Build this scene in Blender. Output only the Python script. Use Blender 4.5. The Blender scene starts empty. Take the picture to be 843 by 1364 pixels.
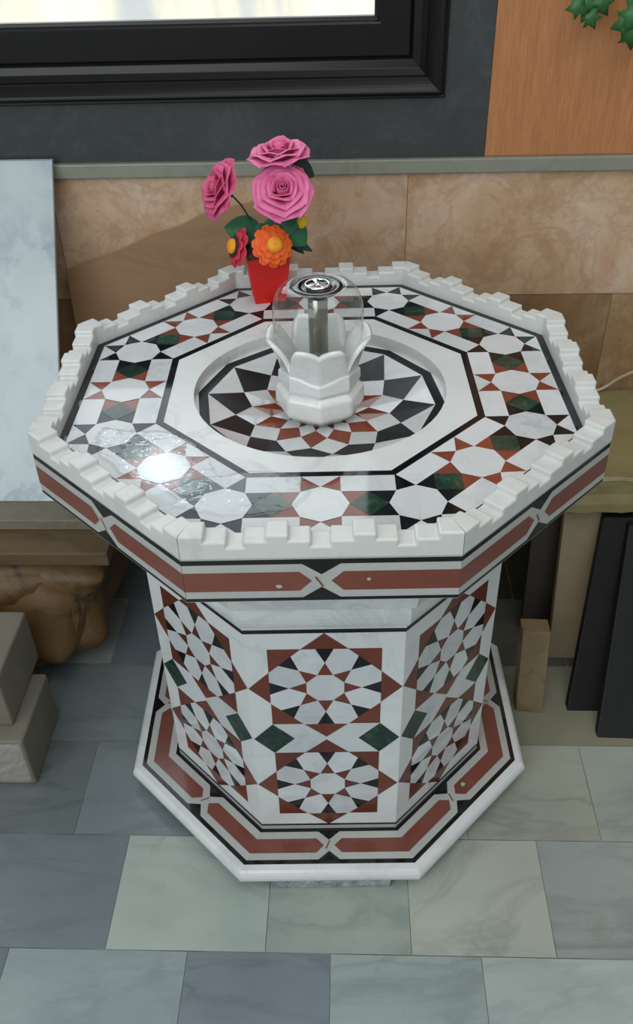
import bpy, bmesh, math, random
from mathutils import Vector, Matrix, noise
random.seed(7)
scn = bpy.context.scene
COL = scn.collection
PI = math.pi
T8 = math.tan(PI/8); C8 = math.cos(PI/8)

# ------------------------------------------------------------------ helpers
def lin(r, g, b):
    # sRGB triple to linear
    f = lambda c: (c/255/12.92) if c/255 <= .04045 else ((c/255+.055)/1.055)**2.4
    return (f(r), f(g), f(b), 1)

def link(o, parent=None):
    COL.objects.link(o)
    if parent: o.parent = parent
    return o

def tag(o, label, cat, group=None, kind=None):
    if label: o['label'] = label
    if cat: o['category'] = cat
    if group: o['group'] = group
    if kind: o['kind'] = kind
    return o

def empty(name, loc=(0, 0, 0), rotz=0):
    o = bpy.data.objects.new(name, None)
    o.location = loc; o.rotation_euler = (0, 0, rotz); o.empty_display_size = .05
    return link(o)

class MB:
    """collects faces; builds ONE mesh object with several materials"""
    def __init__(s): s.v = []; s.f = []; s.m = []; s.sm = []; s.col = []
    def poly(s, pts, mat=0, smooth=False, col=None):
        i = len(s.v); s.v += [tuple(p) for p in pts]
        s.f.append(tuple(range(i, i+len(pts)))); s.m.append(mat); s.sm.append(smooth); s.col.append(col)
    def grid(s, rows, mat=0, smooth=True, wrap=False):
        i = len(s.v); n = len(rows[0])
        for r in rows: s.v += [tuple(p) for p in r]
        for a in range(len(rows)-1):
            for b in range(n if wrap else n-1):
                c = (b+1) % n
                s.f.append((i+a*n+b, i+a*n+c, i+(a+1)*n+c, i+(a+1)*n+b)); s.m.append(mat); s.sm.append(smooth); s.col.append(None)
    def box(s, x0, x1, y0, y1, z0, z1, mat=0):
        i = len(s.v)
        s.v += [(x, y, z) for z in (z0, z1) for (x, y) in ((x0, y0), (x1, y0), (x1, y1), (x0, y1))]
        for f in ((3,2,1,0),(4,5,6,7),(0,1,5,4),(1,2,6,5),(2,3,7,6),(3,0,4,7)):
            s.f.append(tuple(i+k for k in f)); s.m.append(mat); s.sm.append(False); s.col.append(None)
    def hexa(s, P, mat=0):   # 8 corners: bottom 4 ccw, top 4 ccw
        i = len(s.v); s.v += [tuple(p) for p in P]
        for f in ((3,2,1,0),(4,5,6,7),(0,1,5,4),(1,2,6,5),(2,3,7,6),(3,0,4,7)):
            s.f.append(tuple(i+k for k in f)); s.m.append(mat); s.sm.append(False); s.col.append(None)
    def tube(s, pts, rad, seg=8, mat=0, caps=True):
        pts = [Vector(p) for p in pts]
        rads = rad if isinstance(rad, (list, tuple)) else [rad]*len(pts)
        rows = []; ref = Vector((.3, .2, 1)).normalized()
        for k, p in enumerate(pts):
            d = (pts[min(k+1, len(pts)-1)]-pts[max(k-1, 0)]).normalized()
            a = d.cross(ref)
            if a.length < .05: a = d.cross(Vector((1, 0, 0)))
            a.normalize(); b = d.cross(a)
            rows.append([p+(a*math.cos(2*PI*j/seg)+b*math.sin(2*PI*j/seg))*rads[k] for j in range(seg)])
        s.grid(rows, mat, True, True)
        if caps:
            s.poly(list(reversed(rows[0])), mat); s.poly(rows[-1], mat)
    def lathe(s, prof, seg=64, mat=0, smooth=True, rot=0, c=(0, 0)):
        rows = [[(c[0]+r*math.cos(2*PI*j/seg+rot), c[1]+r*math.sin(2*PI*j/seg+rot), z) for j in range(seg)] for r, z in prof]
        s.grid(rows, mat, smooth, True)
    def build(s, name, mats, parent=None, bevel=0, weld=False, bang=30, seg=2, smoothall=False):
        me = bpy.data.meshes.new(name); me.from_pydata(s.v, [], s.f)
        if not isinstance(mats, (list, tuple)): mats = [mats]
        for m in mats: me.materials.append(m)
        for p, mi, sm in zip(me.polygons, s.m, s.sm): p.material_index = mi; p.use_smooth = sm or smoothall
        if any(c for c in s.col):
            ca = me.color_attributes.new('tone', 'FLOAT_COLOR', 'CORNER')
            for p, c in zip(me.polygons, s.col):
                for li in p.loop_indices: ca.data[li].color = c or (1, 1, 1, 1)
        if weld:
            bm = bmesh.new(); bm.from_mesh(me); bmesh.ops.remove_doubles(bm, verts=bm.verts, dist=1e-5)
            bmesh.ops.recalc_face_normals(bm, faces=bm.faces); bm.to_mesh(me); bm.free()
        o = link(bpy.data.objects.new(name, me), parent)
        if bevel:
            md = o.modifiers.new('b', 'BEVEL'); md.width = bevel; md.segments = seg; md.limit_method = 'ANGLE'; md.angle_limit = math.radians(bang)
        return o

def apply_mods(o):
    dg = bpy.context.evaluated_depsgraph_get()
    me = bpy.data.meshes.new_from_object(o.evaluated_get(dg)); o.modifiers.clear(); o.data = me

# ------------------------------------------------------------------ materials
class NT:
    def __init__(s, name):
        s.mat = bpy.data.materials.new(name); s.mat.use_nodes = True
        s.t = s.mat.node_tree; s.b = s.t.nodes['Principled BSDF']
    def n(s, t, **k):
        x = s.t.nodes.new(t)
        for a, b in k.items():
            if a.startswith('i_'): x.inputs[a[2:].replace('_', ' ')].default_value = b
            else: setattr(x, a, b)
        return x
    def l(s, a, b): s.t.links.new(a, b)
    def ramp(s, fac, stops):
        r = s.n('ShaderNodeValToRGB'); e = r.color_ramp.elements
        e[0].position, e[0].color = stops[0]; e[1].position, e[1].color = stops[-1]
        for p, c in stops[1:-1]:
            q = e.new(p); q.color = c
        s.l(fac, r.inputs['Fac']); return r.outputs['Color']
    def mix(s, fac, a, b, mode='MIX'):
        m = s.n('ShaderNodeMix', data_type='RGBA', blend_type=mode)
        for k, v in ((0, fac), (6, a), (7, b)):
            if hasattr(v, 'is_linked'): s.l(v, m.inputs[k])
            else: m.inputs[k].default_value = v
        return m.outputs[2]
    def noise(s, vec, scale, detail=6, rough=.6, dist=0):
        x = s.n('ShaderNodeTexNoise'); x.inputs['Scale'].default_value = scale; x.inputs['Detail'].default_value = detail
        x.inputs['Roughness'].default_value = rough; x.inputs['Distortion'].default_value = dist
        if vec: s.l(vec, x.inputs['Vector'])
        return x
    def bump(s, h, strength, dist=.002):
        b = s.n('ShaderNodeBump'); b.inputs['Strength'].default_value = strength; b.inputs['Distance'].default_value = dist
        s.l(h, b.inputs['Height']); s.l(b.outputs[0], s.b.inputs['Normal'])

def marble(name, base, dark, rough=.12, scale=6, vein=.5, island=.12, stretch=(1, 1, 1), coat=0, bump=0, islandcol=None, tone=False, spec=.5, stain=False):
    n = NT(name); co = n.n('ShaderNodeTexCoord'); mp = n.n('ShaderNodeMapping'); mp.inputs['Scale'].default_value = stretch
    geo = n.n('ShaderNodeNewGeometry')
    off = n.n('ShaderNodeVectorMath', operation='SCALE'); n.l(co.outputs['Object'], mp.inputs['Vector'])
    cmb = n.n('ShaderNodeCombineXYZ')
    for k in range(3): n.l(geo.outputs['Random Per Island'], cmb.inputs[k])
    n.l(cmb.outputs[0], off.inputs[0]); off.inputs['Scale'].default_value = 37.0 if island else 0
    add = n.n('ShaderNodeVectorMath', operation='ADD'); n.l(mp.outputs[0], add.inputs[0]); n.l(off.outputs[0], add.inputs[1])
    v = add.outputs[0]
    n1 = n.noise(v, scale, 8, .62, 1.3); n2 = n.noise(v, scale*.35, 5, .55, 2.2)
    veins = n.ramp(n1.outputs[0], [(.0, (0, 0, 0, 1)), (.44, (0, 0, 0, 1)), (.5, (1, 1, 1, 1)), (.56, (0, 0, 0, 1)), (1, (0, 0, 0, 1))])
    cloud = n.ramp(n2.outputs[0], [(.35, (0, 0, 0, 1)), (.75, (1, 1, 1, 1))])
    mm = n.n('ShaderNodeMath', operation='MULTIPLY'); n.l(veins, mm.inputs[0]); n.l(cloud, mm.inputs[1])
    m2 = n.n('ShaderNodeMath', operation='MULTIPLY_ADD', use_clamp=True); n.l(mm.outputs[0], m2.inputs[0]); m2.inputs[1].default_value = vein
    m3 = n.n('ShaderNodeMath', operation='MULTIPLY'); n.l(cloud, m3.inputs[0]); m3.inputs[1].default_value = vein*.45
    n.l(m3.outputs[0], m2.inputs[2])
    c = n.mix(m2.outputs[0], base, dark)
    if tone:
        at = n.n('ShaderNodeAttribute', attribute_name='tone'); c = n.mix(1.0, c, at.outputs['Color'], 'MULTIPLY')
    if island:
        rr = n.ramp(geo.outputs['Random Per Island'], [(0, (1-island,)*3+(1,)), (1, islandcol or (1, 1, 1, 1))])
        c = n.mix(1.0, c, rr, 'MULTIPLY')
    if stain:
        s1 = n.noise(co.outputs['Object'], 7.5, 7, .7, .4); s2 = n.noise(co.outputs['Object'], 1.3, 2, .5)
        f1 = n.ramp(s1.outputs[0], [(.60, (0, 0, 0, 1)), (.74, (1, 1, 1, 1))]); f2 = n.ramp(s2.outputs[0], [(.42, (0, 0, 0, 1)), (.62, (1, 1, 1, 1))])
        fm = n.n('ShaderNodeMath', operation='MULTIPLY'); n.l(f1, fm.inputs[0]); n.l(f2, fm.inputs[1])
        f3 = n.n('ShaderNodeMath', operation='MULTIPLY'); n.l(fm.outputs[0], f3.inputs[0]); f3.inputs[1].default_value = .5
        c = n.mix(f3.outputs[0], c, lin(112, 92, 66))
        s3 = n.noise(co.outputs['Object'], 2.4, 4, .55, .3)
        c = n.mix(.9, c, n.ramp(s3.outputs[0], [(.32, (.80, .82, .84, 1)), (.66, (1.10, 1.09, 1.06, 1))]), 'MULTIPLY')
    n.l(c, n.b.inputs['Base Color']); n.b.inputs['Roughness'].default_value = rough
    n.b.inputs['Specular IOR Level'].default_value = spec
    if coat: n.b.inputs['Coat Weight'].default_value = coat; n.b.inputs['Coat Roughness'].default_value = .03
    if bump:
        nb = n.noise(co.outputs['Object'], 60, 6); n.bump(nb.outputs[0], bump)
    return n.mat

def plain(name, col, rough=.5, metal=0, var=.0, scale=20, bump=0, spec=.5, bscale=None, sheen=0):
    n = NT(name); co = n.n('ShaderNodeTexCoord'); x = n.noise(co.outputs['Object'], scale)
    a = tuple(max(0, c*(1-var)) for c in col[:3])+(1,); b = tuple(min(1, c*(1+var)) for c in col[:3])+(1,)
    n.l(n.ramp(x.outputs[0], [(.3, a), (.7, b)]), n.b.inputs['Base Color'])
    n.b.inputs['Roughness'].default_value = rough; n.b.inputs['Metallic'].default_value = metal
    n.b.inputs['Specular IOR Level'].default_value = spec
    if bump:
        nb = n.noise(co.outputs['Object'], bscale or scale*3, 6); n.bump(nb.outputs[0], bump, .004)
    return n.mat

W_IN = marble('inlay_white_marble', lin(214, 217, 218), lin(130, 140, 146), .06, 9, .28, .16, islandcol=(1, 1, 1, 1))
W_STR = marble('frame_white_marble', lin(180, 181, 176), lin(148, 150, 148), .2, 8, .3, .07)
W_BODY = marble('body_white_marble', lin(218, 220, 218), lin(150, 160, 165), .2, 5, .35, 0)
W_PAR = marble('parapet_white_marble', lin(211, 213, 209), lin(165, 168, 165), .28, 7, .35, 0)
BLK = marble('inlay_black_marble', lin(24, 25, 26), lin(48, 52, 56), .06, 14, .35, .4, spec=.4)
RED = marble('inlay_red_marble', lin(134, 68, 50), lin(92, 50, 42), .07, 30, .5, .22, islandcol=(1.0, 1.0, .95, 1))
BANDRED = marble('band_red_marble', lin(122, 69, 57), lin(100, 56, 47), .16, 20, .35, .06)
GRN = marble('inlay_green_marble', lin(24, 52, 42), lin(84, 112, 92), .06, 24, .6, .3)
SHAFTRED = marble('shaft_red_marble', lin(112, 57, 44), lin(82, 42, 34), .16, 25, .45, .3, islandcol=(1.05, 1, .9, 1))
MATS = [W_IN, BLK, RED, GRN, W_STR, BANDRED, SHAFTRED, W_BODY]
WI, BK, RD, GR, WS, BR, SR, WB = range(8)

# ------------------------------------------------------------------ the inlaid octagonal marble table
TROT = math.radians(1.7075)
table = empty('marble_table', (0, 0, 0), TROT)
tag(table, 'octagonal white marble table inlaid with black, red and green geometric mosaic', 'table')

def side(k):
    """frame of side k: direction along side, outward normal (front side = 0)"""
    a = -PI/2+k*PI/4
    nrm = Vector((math.cos(a), math.sin(a), 0)); s = Vector((-math.sin(a), math.cos(a), 0))
    return s, nrm

def interlace(mb, f, L, half, h, tip, e=0.0003, mats=(BK, WS, BR)):
    """f(s, t, layer)->point ; L = 6 levels ; half(t) = half length of the side at t"""
    b, w, r = mats
    mid = (L[1]+L[4])/2; sg = 1 if L[4] > L[1] else -1
    g = abs(L[2]-L[1])*.80*sg
    mb.poly([f(-half(L[0]), L[0], 1), f(half(L[0]), L[0], 1), f(half(L[5]), L[5], 1), f(-half(L[5]), L[5], 1)], b)
    rh = h+.004
    for q in (-1, 1):
        e2 = 2+.5*(q > 0)
        mb.poly([f(q*half(L[1]), L[1], e2), f(q*h, L[1], e2), f(-q*.0005, mid-g, e2), f(-q*.0005, mid+g, e2), f(q*h, L[4], e2), f(q*half(L[4]), L[4], e2)], w)
        mb.poly([f(q*half(L[2]), L[2], 3.2), f(q*rh, L[2], 3.2), f(q*tip, mid, 3.2), f(q*rh, L[3], 3.2), f(q*half(L[3]), L[3], 3.2)], r)
    # fine dark joint where one strap passes over the other
    w2 = .0009; d1 = tip*.62; z1 = (L[4]-L[1])*.5*.36
    mb.poly([f(-d1-w2, mid-z1*.55, 3.6), f(-d1+w2, mid-z1*.75, 3.6), f(d1*.25+w2, mid+z1*.85, 3.6), f(d1*.25-w2, mid+z1*1.05, 3.6)], r)

def flipfix(o):
    """make all polygons face outwards is not needed for Cycles; kept thin"""
    return o

def chip(mb, f, s0, t0, r, seed, m=WS):
    pts = []
    for j in range(12):
        a = 2*PI*j/12; w = r*(.75+.5*noise.noise(Vector((math.cos(a)*1.4+seed, math.sin(a)*1.4, seed)))); pts.append(f(s0+w*1.3*math.cos(a), t0+w*math.sin(a), 4))
    mb.poly(pts, m)
# --- tabletop -------------------------------------------------------
ZT = .907; AO = .5*C8                      # top plane, apothem of outer side
top = MB()
AI = .4275                                 # apothem of parapet inner face
RI = .2848                                 # inner edge circumradius of the inner black band
RC = .222                                  # radius of the round pool
def octp(R, z, k): a = PI/8+k*PI/4; return (R*math.cos(a), R*math.sin(a), z)
# flat top below parapet & inlay, annulus octagon -> circle
N = 64
for j in range(N):
    a0, a1 = 2*PI*j/N, 2*PI*(j+1)/N
    def op(a, A):
        m = ((a+PI/8) % (PI/4))-PI/8; r = A/math.cos(m); return (r*math.cos(a), r*math.sin(a), ZT)
    top.poly([op(a0, AO), op(a1, AO), op(a1, .2748), op(a0, .2748)], WB)
    top.poly([op(a0, .2748), op(a1, .2748), (RC*math.cos(a1), RC*math.sin(a1), ZT), (RC*math.cos(a0), RC*math.sin(a0), ZT)], WB)
for k in range(8):
    s, n = side(k)
    F = lambda ss, t, l: s*ss+n*t+Vector((0, 0, ZT+.0003*l))
    hm = lambda t: t*T8
    def P(pts, m, l=1): top.poly([F(a, t, l) for a, t in pts], m)
    tO, tI = AI-.0135, .2748
    tB = tI-.0125
    P([(-hm(AI), AI), (hm(AI), AI), (hm(tO), tO), (-hm(tO), tO)], BK)
    P([(-hm(tI), tI), (hm(tI), tI), (hm(tB), tB), (-hm(tB), tB)], BK)
    tm = (tO+tI)/2; hw = (tO-tI)/2; r = .0425; q = r*.7071; sp = hm(tm)
    # field: red around the middle medallion, black around the corners
    P([(-sp/2, tI), (sp/2, tI), (sp/2, tO), (-sp/2, tO)], RD, 1)
    for g in (-1, 1):
        P([(g*sp/2, tI), (g*hm(tI), tI), (g*hm(tO), tO), (g*sp/2, tO)], BK, 1)
        d = sp
        # rectangles
        for (ta, tb) in ((tm+q, tO), (tI, tm-q)):
            P([(g*q, ta), (g*(d-q), ta), (g*(d-q), tb), (g*q, tb)], WI, 2)
        # green lozenge
        P([(g*r, tm), (g*d/2, tm+q), (g*(d-r), tm), (g*d/2, tm-q)], GR, 2)
        # corner white triangles at outer line
        P([(g*d, tm+r), (g*(d-q), tO), (g*hm(tO), tO)], WI, 2)
        # slender white triangle at the inner side of the corner star is closed by the rectangles
    P([(0, tm+r), (-q, tO), (q, tO)], WI, 2); P([(0, tm-r), (-q, tI), (q, tI)], WI, 2)
    P([(r*math.cos(j*PI/4), tm+r*math.sin(j*PI/4)) for j in range(8)], WI, 3)
    # corner medallion on the mitre at the right end
    P([(sp+r*math.cos(j*PI/4), tm+r*math.sin(j*PI/4)) for j in range(8)], WI, 3)
    # vertical side band
    G = lambda ss, z, l: s*ss+n*(AO+.0003*l)+Vector((0, 0, z))
    hs = AO*T8
    top.poly([G(-hs, .8262, 0), G(hs, .8262, 0), G(hs, ZT, 0), G(-hs, ZT, 0)], WS)
    interlace(top, G, [.9034, .8952, .8812, .8464, .8335, .8272], lambda t: hs, .0265, .0135)
    if k == 0: chip(top, G, -.060, .855, .0045, 2); chip(top, G, .065, .866, .003, 5)
for j in range(N):     # pool wall
    a0, a1 = 2*PI*j/N, 2*PI*(j+1)/N
    top.poly([(RC*math.cos(a0), RC*math.sin(a0), ZT), (RC*math.cos(a1), RC*math.sin(a1), ZT), (RC*math.cos(a1), RC*math.sin(a1), .876), (RC*math.cos(a0), RC*math.sin(a0), .876)], WB, True)
top.poly([octp(.5, .8262, 7-k) for k in range(8)], WB)
top.build('tabletop', MATS, table)

# --- dished pool floor with twelve-fold rosette -----------------------
pool = MB()
def pr(r, z, deg, l=0): a = math.radians(deg); return (r*math.cos(a), r*math.sin(a), z+.0003*l)
R0, R1, R2, R3, R4 = (.2045, .881), (.152, .8640), (.1245, .8585), (.0885, .8545), (.062, .853)
for k in range(12):
    a = -7.5+30*k; b = a+15; c = a+30; p = a-15
    pool.poly([pr(.2225, .8822, a), pr(.2225, .8822, c), pr(*R0, c), pr(*R0, a)], BK)
    pool.poly([pr(.2225, .8822, a), pr(.2225, .8822, c), pr(.232, .8822, c), pr(.232, .8822, a)], WB)
    pool.poly([pr(*R0, a), pr(*R0, c), pr(*R1, b)], WI)
    pool.poly([pr(*R0, a), pr(*R1, b), pr(*R2, a), pr(*R1, p)], BK)
    pool.poly([pr(*R1, b), pr(*R2, c), pr(*R3, b), pr(*R2, a)], WI)
    pool.poly([pr(*R2, a), pr(*R3, b), pr(*R4, a), pr(*R3, p)], RD)
    pool.poly([pr(*R3, b), pr(*R4, c), pr(.04, .853, b), pr(*R4, a)], WI)
    pool.poly([pr(*R4, a), pr(.04, .853, b), pr(0, .853, 0), pr(.04, .853, p)], RD)
BLKP = marble('pool_black_marble', lin(24, 25, 26), lin(48, 52, 56), .3, 14, .35, .4, spec=.3)
pool.build('pool_floor', [W_IN, BLKP]+MATS[2:], table)

# --- crenellated parapet --------------------------------------------
segs = [(0, .034, 2), (.034, .064, 1), (.064, .087, 0), (.087, .117, 1), (.117, .148, 2), (.148, .178, 1), (.178, .2047, 0),
        (.2047, .235, 1), (.235, .266, 2), (.266, .296, 1), (.296, .319, 0), (.319, .349, 1), (.349, .3827, 2)]
LV = (.9255, .9355, .9460)
par = MB()
for k in range(8):
    s, n = side(k); hs = AO*T8; hi = AI*T8
    prof = []
    for a, b, l in segs: prof += [(a-hs, LV[l]), (b-hs, LV[l])]
    prof[0] = (-hs, LV[2]); prof[-1] = (hs, LV[2])
    def O(p): return s*p[0]+n*(AO+.001)+Vector((0, 0, p[1]))
    def I(p):
        x = p[0]
        if abs(abs(x)-hs) < 1e-6: x = math.copysign(hi, x)
        return s*x+n*AI+Vector((0, 0, p[1]))
    par.poly([O((-hs, .9045)), O((hs, .9045))]+[O(p) for p in reversed(prof)], 0)
    par.poly([I((hs, .9045)), I((-hs, .9045))]+[I(p) for p in prof], 0)
    for a, b in zip(prof[:-1], prof[1:]):
        if (Vector(a)-Vector(b)).length > 1e-6: par.poly([O(a), O(b), I(b), I(a)], 0)
    par.poly([O((hs, .9045)), O((-hs, .9045)), I((-hs, .9045)), I((hs, .9045))], 0)
par.build('parapet', W_PAR, table, bevel=.0028, weld=True, bang=35)

# --- moulding below the top -------------------------------------------
def octlathe(name, prof, mat, parent, bevel=0, smooth=False, mats=None):
    m = MB(); m.lathe(prof, 8, 0, False, PI/8)
    m.poly([( prof[-1][0]*math.cos(PI/8+j*PI/4), prof[-1][0]*math.sin(PI/8+j*PI/4), prof[-1][1]) for j in range(8)])
    m.poly([( prof[0][0]*math.cos(PI/8-j*PI/4), prof[0][0]*math.sin(PI/8-j*PI/4), prof[0][1]) for j in range(8)])
    return m.build(name, mat, parent, weld=True)
prof = [(.3572, .6355), (.3592, .644)]
for j in range(9):
    a = -PI/2+PI*j/8; prof.append((.3615+.0105*math.cos(a), .672+.025*math.sin(a)))
prof += [(.372, .697), (.372, .704), (.386, .706), (.392, .73), (.404, .765), (.43, .80), (.445, .808), (.445, .8264)]
octlathe('moulding', prof, W_BODY, table)

# --- shaft ---------------------------------------------------------------
sh = MB(); RS = .3568; AS = RS*C8; HS = AS*T8
for k in range(8):
    s, n = side(k)
    F = lambda ss, z, l: s*ss+n*(AS+.0003*l)+Vector((0, 0, z))
    def P(pts, m, l): sh.poly([F(a, t, l) for a, t in pts], m)
    P([(-HS, .06), (HS, .06), (HS, .6355), (-HS, .6355)], WB, 0)
    P([(-HS, .6262), (HS, .6262), (HS, .6352), (-HS, .6352)], BK, 1)
    P([(-HS, .0715), (HS, .0715), (HS, .0775), (-HS, .0775)], BK, 1)
    P([(-HS, .060), (HS, .060), (HS, .0715), (-HS, .0715)], WS, 1)
    a = .098; t2 = .4142*a
    for zc in (.4905, .2115):
        def Q(pts, m, l): P([(x*a, zc+y*a) for x, y in pts], m, l)
        Q([(-1, -1), (1, -1), (1, 1), (-1, 1)], SR, 1)
        for j in range(4):
            cj, sj = round(math.cos(j*PI/2)), round(math.sin(j*PI/2))
            R = lambda x, y: (x*cj-y*sj, x*sj+y*cj)
            Q([R(1, -.4142), R(1.385, 0), R(1, .4142)], SR, 1)
            Q([R(1, -.16), R(1, .16), R(.653, 0)], BK, 2)                      # black darts on the axes
            d = .653*.7071
            Q([R(d, d), R(.82, .594), R(.594, .82)], BK, 2)                    # and on the diagonals
            for mir in (1, -1):
                pet = [(.366*math.cos(PI/8), .366*math.sin(PI/8)), (.653, 0), (1, .16), (1, .4142), (.82, .594), (d, d)]
                Q([R(x, mir*y) for x, y in pet], WI, 3)
        Q([(.366*math.cos(PI/8+j*PI/4), .366*math.sin(PI/8+j*PI/4)) for j in range(8)], WI, 3)
    # between the stars: two green lozenges at the ends of white arrows
    for g in (-1, 1):
        P([(g*.1345, .351), (g*.098, .3925), (g*.059, .351), (g*.098, .3095)], GR, 2)
        # thin dark joint lines of the arrow
        P([(g*.059, .351), (g*.098, .3925), (g*.0406, .3925), (0.0006*g, .351), (g*.0406, .3095), (g*.098, .3095)], WI, 1)
sh.build('shaft', MATS, table)

# --- base slab -----------------------------------------------------------
base = MB()
bp_ = [(.444, .06)]
for j in range(1, 10):
    a = PI/2-PI*j/9*1.0; bp_.append((.4500+.0159*math.cos(a), .041+.019*math.sin(a)))
bp_.append((.440, .021))
base.lathe(bp_[::-1], 8, WB, False, PI/8)
base.poly([octp(.444, .06, k) for k in range(8)], WB)
base.poly([octp(.440, .021, 7-k) for k in range(8)], WB)
for k in range(8):
    s, n = side(k)
    F = lambda ss, t, l: s*ss+n*t+Vector((0, 0, .06+.0003*l))
    interlace(base, F, [.4089, .3997, .3850, .3537, .3381, .3293], lambda t: t*T8, .0215, .0105)
    if k == 1: chip(base, F, .041, .366, .006, 3)
    if k == 6: chip(base, F, -.075, .362, .005, 8)
base.build('base_slab', MATS, table)
ft = MB(); ft.box(-.118, .122, -.425, .425, 0, .021)
FOOT = plain('rough_marble', lin(150, 158, 160), .8, var=.45, scale=60, bump=.8)
ft.build('foot_block', FOOT, table, bevel=.002)

# ------------------------------------------------------------------ fountain spout
fs = empty('fountain_spout', (0, 0, .8535), TROT)
tag(fs, 'small white marble petal fountain with metal pipe and clear dome at table centre', 'fountain')
def octr(th, R):   # octagon with corner at the front (th = -90)
    m = ((th+PI/8) % (PI/4))-PI/8; return R*C8/math.cos(m-0) if False else R*C8/math.cos(((th) % (PI/4))-PI/8)
FM = NT('polished_white_stone'); FM.b.inputs['Base Color'].default_value = lin(226, 226, 220); FM.b.inputs['Roughness'].default_value = .16
FM.b.inputs['Subsurface Weight'].default_value = .25; FM.b.inputs['Subsurface Radius'].default_value = (.02, .018, .014); FM.b.inputs['Subsurface Scale'].default_value = .4
nz = FM.noise(None, 9, 5, .6, 1.2); FM.l(FM.ramp(nz.outputs[0], [(.35, lin(214, 217, 216)), (.7, lin(230, 230, 226))]), FM.b.inputs['Base Color'])
FM = FM.mat
NA = 96
def ringo(R, z, flat=1.0): return [(R_(th, R, flat)*math.cos(th), R_(th, R, flat)*math.sin(th), z(th) if callable(z) else z) for th in [2*PI*j/NA-PI/2 for j in range(NA)]]
def R_(th, R, flat): return octr(th+PI/2, R)*flat+R*.97*(1-flat)
b = MB()
rows = [ringo(.001, 0), ringo(.052, 0), ringo(.054, .006), ringo(.062, .010), ringo(.076, .022), ringo(.0785, .028), ringo(.0785, .052), ringo(.0765, .058), ringo(.068, .064), ringo(.0645, .067), ringo(.066, .071),
        ringo(.066, .074)]
b.grid(rows, 0, False, True)
# wavy waist where tier meets petals
wv = lambda z, amp: (lambda th: z+amp*abs(math.sin(2*(th+PI/2)*1)))
# petals: four, each two facets wide with two soft lobes
def ptop(th):
    u = ((th+PI/2+PI/4) % (PI/2))/(PI/2)*2-1     # -1..1 inside a petal centred on front
    lobe = abs(math.sin(PI*u))**.7 if abs(u) < 1 else 0
    edge = max(0, 1-((abs(u))**7))
    h = .146+.010*lobe
    return .104+(h-.104)*math.sin(min(1, max(0, (1-abs(u))/.40))*PI/2)**.85
def flare(th, v):
    u = ((th+PI/2+PI/4) % (PI/2))/(PI/2)*2-1
    return v*v
outer = []; inner = []
NV = 10
for i in range(NV+1):
    v = i/NV; ro = []; ri = []
    for j in range(NA):
        th = 2*PI*j/NA-PI/2
        zt = ptop(th); z = .074+(zt-.074)*v; tz = (z-.074)/.072
        R = .066+.0035*tz+(.008+.014*abs(math.cos(th)))*tz**2.2
        fl = 1.0-.25*tz
        rr = R_(th, R, fl)
        thk = .014-.004*v
        ro.append((rr*math.cos(th), rr*math.sin(th), z)); ri.append(((rr-thk)*math.cos(th), (rr-thk)*math.sin(th), z+.0005))
    outer.append(ro); inner.append(ri)
rim = [[((a[0]+c[0])/2, (a[1]+c[1])/2, a[2]+.003) for a, c in zip(outer[-1], inner[-1])]]
b.grid(outer+rim+inner[::-1], 0, True, True)
b.grid([inner[0], [(x*.01, y*.01, .066) for x, y, z in inner[0]]], 0, True, True)
b.build('petal_bowl', FM, fs, weld=True).modifiers.new('w', 'WEIGHTED_NORMAL')
# second tier: band of wavy facets between the petals and the base
b2 = MB(); NB = 64
def wr(R, z, amp):
    out = []
    for j in range(NA):
        th = 2*PI*j/NA-PI/2; u = ((th+PI/2) % (PI/4))/(PI/4)
        zz = z+amp*(1-math.cos(2*(th+PI/2)*2))*.5
        out.append((R_(th, R, 1)*math.cos(th), R_(th, R, 1)*math.sin(th), zz))
    return out
b2.grid([wr(.060, .066, .0), wr(.070, .068, .0), wr(.0722, .073, .0), wr(.0715, .088, .010), wr(.069, .091, .012), wr(.062, .092, .012)], 0, False, True)
b2.build('waist_ring', FM, fs)
CHR = plain('brushed_steel', lin(150, 148, 138), .22, 1, .12, 40)
CHD = plain('dark_chrome', lin(96, 96, 94), .16, 1, .1, 30)
CHB = plain('bright_chrome', lin(235, 235, 235), .12, 1, .02, 30)
pm = MB(); pm.lathe([(.001, .06), (.0165, .06), (.0165, .222), (.015, .2235), (.001, .2235)], 40)
pm.build('pipe', CHR, fs)
cp = MB(); cp.lathe([(.001, .2285), (.016, .228), (.034, .233), (.041, .238), (.0425, .2405), (.041, .2425), (.030, .2425), (.027, .2395), (.024, .2395), (.022, .2425), (.018, .243), (.001, .243)], 56)
cp.build('cap', CHD, fs)
em = MB()
rows = []
for j in range(9):
    a = 2*PI*j/8; rows.append([((.0195+.0022*math.cos(a))*math.cos(t), (.0195+.0022*math.cos(a))*math.sin(t), .2445+.0018*math.sin(a)) for t in [2*PI*q/40 for q in range(40)]])
em.grid(rows, 0, True, True)
for ang, w, ln in ((95, .36, .0185), (20, .20, .0185), (-22, .16, .0185), (-55, .13, .0185), (-90, .42, .0185), (205, .10, .0185)):
    a = math.radians(ang); p0 = Vector((0, 0, .2452)); 
    for sgn in (1, -1):
        p1 = Vector((ln*math.cos(a+sgn*w), ln*math.sin(a+sgn*w), .2446)); p2 = Vector((ln*math.cos(a), ln*math.sin(a), .2462))
        em.poly([p0, p1, p2] if sgn < 0 else [p0, p2, p1])
em.lathe([(.006, .2448), (.0045, .247), (.001, .2475)], 16)
em.build('emblem', CHB, fs)
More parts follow.
